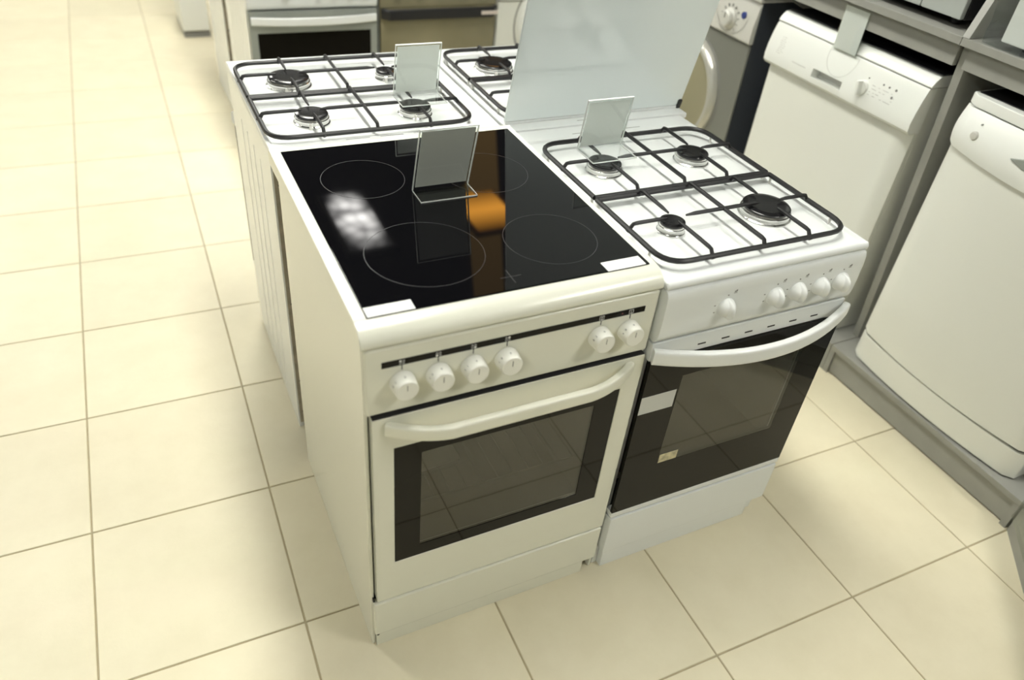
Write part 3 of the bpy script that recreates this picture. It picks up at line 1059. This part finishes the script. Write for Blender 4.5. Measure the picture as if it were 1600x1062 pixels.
def build_dw2(loc):
    W_ = 0.588
    t = thing('dishwasher', 'white dishwasher with a bowed front and single grey button near the floor tiles', 'dishwasher', loc, R(-90))
    pbox('cabinet', 'dwwhite', t, 0.004, W_ - 0.004, 0.03, 0.56, 0.0, 0.83, bev=0.003)
    bm = B()
    plan_slab(bm, 0.0, W_, 0.823, 0.852, 0.565, -0.004, 0.012, corner=0.02, n=24, bev=0.004)
    obj('top_lid', bm, 'dwpanel', t)
    pbox('black_sheet', 'black', t, 0.012, W_ - 0.012, 0.016, 0.562, 0.8515, 0.8545, bev=0.001)  # black sheet lying on the bowed lid
    # control panel: grid surface, bowed in plan and in section
    bm = B()
    n, mz = 28, 10
    lid_y = lambda s: -0.012 * (1 - (2 * s - 1) ** 2)
    rows = []
    for j in range(mz + 1):
        v = j / mz
        row = []
        for i in range(n + 1):
            s = i / n
            sag = 0.022 * (1 - (2 * s - 1) ** 2)
            z = (0.722 - sag) + (0.8205 - 0.722 + sag) * v
            y = -0.004 + lid_y(s) - 0.018 * math.sin(PI * (0.18 + 0.82 * v)) - 0.010 * (1 - v) * (1 - (2 * s - 1) ** 2)
            e = min(s, 1 - s) * W_
            if e < 0.02:
                y += 0.016 * (1 - math.sqrt(1 - (1 - e / 0.02) ** 2))
            row.append((s * W_, y, z))
        rows.append(row)
    fv = [[bm.verts.new(p) for p in r] for r in rows]
    bv = [[bm.verts.new((p[0], 0.028, p[2])) for p in r] for r in rows]
    for j in range(mz):
        for i in range(n):
            bm.faces.new((fv[j][i], fv[j][i + 1], fv[j + 1][i + 1], fv[j + 1][i]))
            bm.faces.new((bv[j][i], bv[j + 1][i], bv[j + 1][i + 1], bv[j][i + 1]))
    for i in range(n):
        bm.faces.new((fv[0][i], bv[0][i], bv[0][i + 1], fv[0][i + 1]))
        bm.faces.new((fv[mz][i], fv[mz][i + 1], bv[mz][i + 1], bv[mz][i]))
    for j in range(mz):
        bm.faces.new((fv[j][0], fv[j + 1][0], bv[j + 1][0], bv[j][0]))
        bm.faces.new((fv[j][n], bv[j][n], bv[j + 1][n], fv[j + 1][n]))
    bmesh.ops.recalc_face_normals(bm, faces=bm.faces[:])
    cp = obj('control_panel', bm, 'dwpanel', t)
    bm = B()
    lathe(bm, [(0.0115, -0.006), (0.0115, 0.004), (0.009, 0.0075), (0, 0.009)], (0.076, -0.026, 0.768), '-y', 20)
    obj('push_button', bm, 'silver', t)
    bm = B()
    lathe(bm, [(0, 0.001), (0.0022, 0.001), (0.0022, -0.004)], (0.079, -0.0235, 0.797), '-y', 10)
    obj('indicator_dot', bm, 'print', cp)
    # grip hollow in the panel
    bm = B()
    prism(bm, [(0.190, 0.760), (0.225, 0.7715), (0.295, 0.776), (0.365, 0.7715), (0.400, 0.760), (0.36, 0.748), (0.295, 0.742), (0.23, 0.748)], 'y', -0.042, -0.030, bev=0.003)
    obj('grip_hollow', bm, 'greyframe', cp)
    # door, lower edge curved down in the middle
    bm = B()
    n = 24
    f, b = [], []
    for z_i in (0, 1):
        for i in range(n + 1):
            s = i / n
            q = 1 - (2 * s - 1) ** 2
            z = 0.101 - 0.006 * q if z_i == 0 else 0.7205 - 0.022 * q
            y = -0.004 - 0.024 * q
            e = min(s, 1 - s) * W_
            if e < 0.02:
                y += 0.016 * (1 - math.sqrt(1 - (1 - e / 0.02) ** 2))
            f.append(bm.verts.new((0.002 + s * (W_ - 0.004), y, z)))
            b.append(bm.verts.new((0.002 + s * (W_ - 0.004), 0.028, z)))
    N = n + 1
    for i in range(n):
        bm.faces.new((f[i], f[i + 1], f[N + i + 1], f[N + i]))
        bm.faces.new((b[i], b[N + i], b[N + i + 1], b[i + 1]))
        bm.faces.new((f[i], b[i], b[i + 1], f[i + 1]))
        bm.faces.new((f[N + i], f[N + i + 1], b[N + i + 1], b[N + i]))
    bm.faces.new((f[0], f[N], b[N], b[0]))
    bm.faces.new((f[n], b[n], b[N + n], f[N + n]))
    bmesh.ops.recalc_face_normals(bm, faces=bm.faces[:])
    obj('door', bm, 'dwwhite', t)
    bm = B()
    plan_slab(bm, 0.002, W_ - 0.002, 0.004, 0.0895, 0.028, -0.002, 0.024, corner=0.02, n=24, bev=0.003)
    obj('kick_panel', bm, 'dwwhite', t)
    bm = B()
    plan_slab(bm, 0.006, W_ - 0.006, 0.0897, 0.0935, 0.027, 0.006, 0.022, corner=0.02, n=24)
    obj('gap_shade', bm, 'dark', t)  # dark strip colours in the shade between door and kick panel
    return t


def porthole(t, cx, cz, r, y0, ring_m, glass_m):
    bm = B()
    lathe(bm, [(r * 1.03, 0.0), (r * 1.03, 0.006), (r * 1.0, 0.018), (r * 0.95, 0.026), (r * 0.88, 0.024), (r * 0.84, 0.012)], (cx, y0, cz), '-y', 56)
    d = obj('porthole_ring', bm, ring_m, t)
    bm = B()
    lathe(bm, [(r * 0.845, 0.012), (r * 0.7, 0.016), (r * 0.4, 0.020), (0, 0.022)], (cx, y0, cz), '-y', 48)
    obj('porthole_glass', bm, glass_m, d)
    bm = B()
    lathe(bm, [(r * 1.05, 0.0005), (r * 1.075, 0.0015), (r * 1.09, 0.0)], (cx, y0, cz), '-y', 56)
    obj('seal_gap', bm, 'print', d)


def build_washer(loc, rotz, label, front, side, panel_m, ring_m, glass_m, dial=True, H_=0.845, W_=0.60, px=None, dr=0.2, dz=0.452):
    t = thing('washing_machine', label, 'washing machine', loc, rotz)
    pbox('cabinet', side, t, 0.0, W_, 0.012, 0.55, 0.0, H_ - 0.004, bev=0.004)
    pbox('front_plate', front, t, 0.001, W_ - 0.001, 0.0, 0.0115, 0.02, 0.698, bev=0.004)
    prof = [(0.0115, 0.701), (-0.004, 0.701), (-0.010, 0.706), (-0.008, 0.760), (0.002, 0.82), (0.0115, 0.835)]
    bm = B()
    prism(bm, prof, 'x', 0.0, W_, bev=0.003)
    cp = obj('control_panel', bm, panel_m, t)
    bm = B()
    box(bm, -0.003, W_ + 0.003, -0.006, 0.56, H_ - 0.008, H_ + 0.006, 0.005)
    obj('top_lid', bm, panel_m, t)
    porthole(t, W_ / 2, dz, dr, 0.0, ring_m, glass_m)
    if dial:
        kx, kz = W_ - 0.125, 0.755
        bm = B()
        lathe(bm, [(0.034, -0.004), (0.034, 0.004), (0.027, 0.008), (0.026, 0.020), (0.022, 0.024), (0, 0.024)], (kx, -0.008, kz), '-y', 32)
        k = obj('dial_knob', bm, 'silver', t)
        pbox('pointer_line', 'print', k, kx - 0.0015, kx + 0.0015, -0.0335, -0.031, kz + 0.004, kz + 0.022)
        bm = B()
        for q in range(14):
            a = 2 * PI * q / 14
            m2 = B()
            box(m2, -0.0008, 0.0008, -0.001, 0.004, 0.039, 0.049)
            bmesh.ops.transform(m2, matrix=Matrix.Translation((kx, -0.0085, kz)) @ Matrix.Rotation(a, 4, 'Y'), verts=m2.verts[:])
            merge(bm, m2)
        obj('dial_marks', bm, 'print', cp, smooth=False)
        bm = B()
        lathe(bm, [(0.0115, -0.004), (0.0115, 0.004), (0, 0.005)], (W_ - 0.060, -0.004, 0.783), '-y', 20)
        obj('blue_button', bm, 'blue', t)
        bm = B()
        for k in range(9):
            a = R(100 + k * 18)
            b2 = R(100 + (k + 1) * 18)
        ring_flat(bm, 0, 0, 0.085, 0.0014, 0, 0.0008, seg=60)
        for v in list(bm.verts):
            if v.co.y > -0.012:
                v.co.y = -0.012
        on_front(bm, W_ - 0.115, -0.0096, 0.795)
        for v in bm.verts:
            v.co.y = -0.0102
        obj('panel_contour', bm, 'faint', cp, smooth=False)
    return t


# ================================================================== DISPLAY RACK AND PLATFORM
def build_display():
    # platforms
    for y0, y1, lab in ((-0.315, 0.386, 'low grey platform under the bowed dishwasher'), (0.388, 1.105, 'low grey platform under the pocket handle dishwasher'), (1.107, 1.95, 'low grey platform under the grey washing machine')):
        t = thing('display_platform', lab, 'platform', (1.66, y0, 0), 0, 'display platforms')
        L = y1 - y0
        pbox('top_board', 'rack', t, 0.0, 0.66, 0.0, L, 0.087, 0.105, bev=0.002)
        pbox('front_board', 'rack', t, 0.012, 0.030, 0.018, L - 0.018, 0.006, 0.087)
        pbox('end_board', 'rack', t, 0.002, 0.64, 0.0, 0.018, 0.0, 0.087)
        pbox('end_board', 'rack', t, 0.002, 0.64, L - 0.018, L, 0.0, 0.087)
    # platform set at an angle at the corner
    t = thing('display_platform', 'low grey platform set at an angle in the near corner', 'platform', (1.662, -0.318, 0), math.atan2(-0.7365, -0.6765), 'display platforms')
    pbox('top_board', 'rack', t, 0.0, 1.0, 0.004, 0.40, 0.087, 0.105, bev=0.002)
    pbox('front_board', 'rack', t, 0.0, 1.0, 0.004, 0.022, 0.0, 0.0865)
    pbox('end_board', 'rack', t, 0.0, 0.018, 0.024, 0.39, 0.0, 0.0865)
    pbox('end_board', 'rack', t, 0.982, 1.0, 0.024, 0.39, 0.0, 0.0865)
    # plastic wrapped carton on it
    w = thing('wrapped_package', 'plastic wrapped grey panel lying on the angled corner platform', 'package', tuple(t.matrix_basis @ Vector((0.010, 0.006, 0.106))), t.rotation_euler[2])
    pbox('panel', 'rack_edge', w, 0.012, 0.60, 0.004, 0.33, 0.0, 0.02, bev=0.002)
    film(w, 0.0, 0.62, 0.0, 0.34, -0.0, 0.030, 5)
    film(w, 0.004, 0.50, -0.020, -0.010, -0.045, 0.028, 9)

    # shelf unit
    t = thing('display_rack', 'grey laminate shelving rack above the dishwashers', 'shelf', (1.66, -0.65, 0.105))
    oy, oz = 0.65, -0.105
    pbox('shelf_board', 'rack', t, 0.0, 0.66, 0.0, 0.40 + oy, 1.053 + oz, 1.073 + oz, bev=0.0015)
    pbox('shelf_board', 'rack', t, 0.0, 0.66, 0.401 + oy, 2.55, 1.053 + oz, 1.073 + oz, bev=0.0015)
    for y in (0.395, 1.105, 1.86, -0.34):
        bm = B()
        front = [(0.03, 1.0525 + oz), (0.03, 1.0 + oz), (0.20, 0.93 + oz), (0.20, 0.0012)] if y > 1 else [(0.03, 1.0525 + oz), (0.11, 0.0012)]
        prism(bm, front + [(0.64, 0.0012), (0.64, 1.0525 + oz)], 'y', y - 0.012 + oy, y + 0.012 + oy, bev=0.001)
        obj('divider', bm, 'rack', t)
    for a, b in ((-0.326, 0.384), (0.412, 1.091), (1.119, 1.846)):
        pbox('rail', 'rack', t, 0.022, 0.040, a + oy, b + oy, 0.997 + oz, 1.052 + oz, bev=0.001)
    for y in (0.392, 1.105, 1.86):
        bm = B()
        prism(bm, [(0.0, 1.0735 + oz), (0.16, 1.55 + oz), (0.64, 1.55 + oz), (0.64, 1.0735 + oz)], 'y', y - 0.010 + oy, y + 0.010 + oy, bev=0.001)
        obj('upper_divider', bm, 'rack_edge', t)
    pbox('shelf_board', 'rack', t, 0.17, 0.66, 0.0, 2.55, 1.551 + oz, 1.57 + oz, bev=0.0015)
    pbox('back_panel', 'rack', t, 0.641, 0.66, 0.0, 2.55, 0.0012, 1.052 + oz)
    pbox('back_panel', 'rack', t, 0.641, 0.66, 0.0, 2.55, 1.0735 + oz, 1.55 + oz)

    # microwave on the shelf, facing -X
    m = thing('microwave_oven', 'pale steel microwave oven on the shelf above the pocket handle dishwasher', 'microwave', (1.70, 0.98, 1.0745), R(-90))
    pbox('cabinet', 'black', m, 0.0, 0.53, 0.012, 0.36, 0.020, 0.29, bev=0.004)
    pbox('door', 'mwfront', m, 0.002, 0.40, -0.006, 0.0115, 0.022, 0.288, bev=0.004)
    pbox('control_panel', 'mwfront', m, 0.402, 0.528, -0.006, 0.0115, 0.022, 0.288, bev=0.004)
    pbox('window', 'black_glass', m, 0.04, 0.31, -0.0072, -0.0058, 0.08, 0.24)
    bm = B()
    sweep(bm, [(0.365, -0.006, 0.07), (0.365, -0.026, 0.08), (0.365, -0.026, 0.23), (0.365, -0.006, 0.24)], 0.006, seg=8)
    obj('handle', bm, 'silver', m)
    for x in (0.05, 0.48):
        for y in (0.05, 0.32):
            bm = B()
            lathe(bm, [(0.0, 0), (0.012, 0), (0.014, 0.0198), (0, 0.0198)], (x, y, 0), 'z', 12)
            obj('foot', bm, 'black', m)

    # plastic-wrapped white appliance on the shelf
    m = thing('wrapped_appliance', 'white appliance in clear plastic film on the shelf above the bowed dishwasher', 'appliance', (1.675, 0.318, 1.0745), R(-90))
    pbox('cabinet', 'dwwhite', m, 0.0, 0.52, 0.012, 0.36, 0.012, 0.30, bev=0.006)
    pbox('front_plate', 'dwpanel', m, 0.004, 0.516, 0.0, 0.0115, 0.014, 0.298, bev=0.004)
    for x in (0.05, 0.47):
        bm = B()
        lathe(bm, [(0.0, 0), (0.012, 0), (0.014, 0.0118), (0, 0.0118)], (x, 0.05, 0), 'z', 12)
        lathe(bm, [(0.0, 0), (0.012, 0), (0.014, 0.0118), (0, 0.0118)], (x, 0.32, 0), 'z', 12)
        obj('foot', bm, 'black', m)
    film(m, -0.035, 0.535, -0.012, 0.372, 0.0005, 0.312, 11)


def film(parent, x0, x1, y0, y1, z0, z1, seed):
    """a loose crumpled film bag around a box"""
    rnd = random.Random(seed)
    bm = bmesh.new()
    bmesh.ops.create_cube(bm, size=1.0)
    bmesh.ops.subdivide_edges(bm, edges=bm.edges[:], cuts=11, use_grid_fill=True)
    from mathutils import noise
    dx, dy, dz = x1 - x0, y1 - y0, z1 - z0
    for v in bm.verts:
        p = Vector((x0 + (v.co.x + .5) * dx, y0 + (v.co.y + .5) * dy, z0 + (v.co.z + .5) * dz))
        nn = noise.noise_vector(p * 22 + Vector((seed, 0, 0)))
        k = 0.007
        q = p + Vector((nn.x * k, nn.y * k * 0.6, nn.z * k))
        q.z = max(q.z, z0)
        v.co = q
    obj('plastic_film', bm, 'film', parent, smooth=False)


# ================================================================== BACKGROUND ROW
def build_oven_unit(loc, label, W_=0.50):
    t = thing('oven_cooker', label, 'cooker', loc)
    for x0, x1 in ((0.0, 0.014), (W_ - 0.014, W_)):
        pbox('side_panel', 'greyframe', t, x0, x1, 0.012, 0.56, 0.0, 0.80, bev=0.002)
    pbox('back_panel', 'galv', t, 0.0145, W_ - 0.0145, 0.545, 0.558, 0.02, 0.80)
    pbox('top_plate', 'greyframe', t, -0.002, W_ + 0.002, -0.004, 0.562, 0.801, 0.835, bev=0.006)
    cp = pbox('control_panel', 'brown_glass', t, 0.002, W_ - 0.002, -0.008, 0.012, 0.690, 0.799, bev=0.003)
    for k in range(5):
        x = 0.07 + k * 0.09
        bm = B()
        lathe(bm, [(0.018, 0), (0.018, 0.012), (0.014, 0.02), (0, 0.02)], (x, -0.008, 0.75), '-y', 20)
        obj('knob', bm, 'black', t)
    d = pbox('oven_door', 'brown_glass', t, 0.003, W_ - 0.003, -0.012, 0.0118, 0.17, 0.688, bev=0.003)
    bm = B()
    sweep(bm, [(0.01, -0.014, 0.672), (0.03, -0.04, 0.672), (W_ - 0.03, -0.04, 0.672), (W_ - 0.01, -0.014, 0.672)], 0.010, 0.020, seg=12, square=True)
    obj('door_handle', bm, 'black', d)
    pbox('label', 'pinklabel', d, W_ - 0.085, W_ - 0.012, -0.0525, -0.0495, 0.665, 0.679)
    pbox('drawer_front', 'greyframe', t, 0.003, W_ - 0.003, -0.012, 0.0118, 0.05, 0.166, bev=0.003)
    pbox('plinth', 'dark', t, 0.0145, W_ - 0.0145, 0.02, 0.04, 0.0, 0.05)
    return t


build_room()
build_lamps()

# ------------------------------------------------------------------ the four cookers of the island
ceramic = build_ceramic()
near_gas = build_gas('gas_cooker', 'white gas cooker with black glass oven door right of the ivory cooker', 0.490, 0.655, (0.019, 0.466, 0.030, 0.548))
near_gas.location = (0.548, -0.008, 0)
left_gas = build_gas('gas_cooker', 'white gas cooker behind the ivory cooker, back vents facing it', 0.540, 0.582, (0.060, 0.534, 0.064, 0.532))
left_gas.location = (0.5465, 1.236, 0)
left_gas.rotation_euler = (0, 0, PI)
lid_gas = build_gas('gas_cooker', 'white gas cooker with its pale glass lid standing open', 0.512, 0.583, (0.012, 0.490, 0.060, 0.520), lid=True)
lid_gas.location = (1.0665, 1.236, 0)
lid_gas.rotation_euler = (0, 0, PI)

# booklet lying on the oven rack of the ivory cooker
bk = thing('manual_packet', 'pale booklet in a plastic bag lying on the oven rack', 'booklet', (0.075, 0.10, 0.3675), R(4))
pbox('booklet', 'paper', bk, 0.01, 0.16, 0.01, 0.20, 0.001, 0.007, bev=0.001)
film(bk, 0.0, 0.18, 0.0, 0.22, 0.0, 0.013, 21)

# ------------------------------------------------------------------ sign holders
sign_holder('clear sign holder with grey card on the black ceramic hob', (0.2175, 0.386, 0.8539), 0.1155, 0.142, 0.0485, 15, 'greypaper')
sign_holder('clear sign holder with white card on the gas hob right of the ceramic hob', (0.6200, 0.455, 0.8628), 0.112, 0.116, 0.068, 8, 'card')
sign_holder('clear sign holder with white card on the gas hob behind the ceramic hob', (0.3280, 0.836, 0.8628), 0.112, 0.125, 0.068, 9, 'card')
sh = thing('sign_holder', 'blank white sign hooked over the front of the pocket handle dishwasher', 'sign', (1.6780, 0.802, 0.955), R(-90), 'acrylic price sign holders')
pbox('card', 'card', sh, 0.004, 0.092, -0.0003, 0.0008, -0.032, 0.086)
pbox('front_sheet', 'acrylic', sh, 0.0, 0.096, -0.0018, -0.0006, -0.035, 0.090)
pbox('back_sheet', 'acrylic', sh, 0.0, 0.096, 0.0011, 0.0023, -0.035, 0.090)
pbox('hook_foot', 'acrylic', sh, 0.0, 0.096, 0.0024, 0.060, 0.0039, 0.0060)

# ------------------------------------------------------------------ right-hand side
build_display()
build_dw1((1.688, 1.052, 0.1058))
build_dw2((1.692, 0.336, 0.1058))
build_washer((1.705, 1.768, 0.1058), R(-90), 'grey washing machine with silver panel beside the dishwashers', 'wmgrey', 'wmside', 'silver', 'ring', 'beige_glass')

# ------------------------------------------------------------------ island behind
e1 = build_gas('gas_cooker', 'blurred white cooker with a grey framed oven door in the back row', 0.490, 0.60, (0.02, 0.466, 0.03, 0.52), plain_front=True, group='white gas cookers')
e1.location = (0.205, 2.15, 0)
build_oven_unit((0.703, 2.15, 0), 'blurred cooker with brown glass door and black handle in the back row')
build_washer((1.213, 2.15, 0), 0, 'blurred white washing machine at the end of the back row', 'dwwhite', 'dwwhite', 'dwpanel', 'dwpanel', 'porthole', dial=False, W_=0.595, dr=0.20, dz=0.60)
e2 = build_gas('gas_cooker', 'white cooker backed against the blurred white cooker of the back row', 0.49, 0.58, (0.02, 0.466, 0.03, 0.52), plain_front=True)
e2.location = (0.695, 3.37, 0)
e2.rotation_euler = (0, 0, PI)

# white pillar cabinet far behind
t = thing('storage_cabinet', 'tall white cabinet standing far back on the tiles', 'cabinet', (0.125, 4.10, 0))
pbox('plinth', 'print', t, 0.0, 0.145, 0.01, 0.40, 0.0, 0.03)
pbox('body', 'dwwhite', t, -0.003, 0.148, 0.02, 0.41, 0.0305, 1.2, bev=0.004)
pbox('door', 'dwpanel', t, 0.0, 0.145, 0.003, 0.0195, 0.04, 1.19, bev=0.003)
bm = B()
sweep(bm, [(0.12, 0.003, 0.6), (0.12, -0.02, 0.605), (0.12, -0.02, 0.72), (0.12, 0.003, 0.725)], 0.004, seg=8)
obj('handle', bm, 'silver', t)
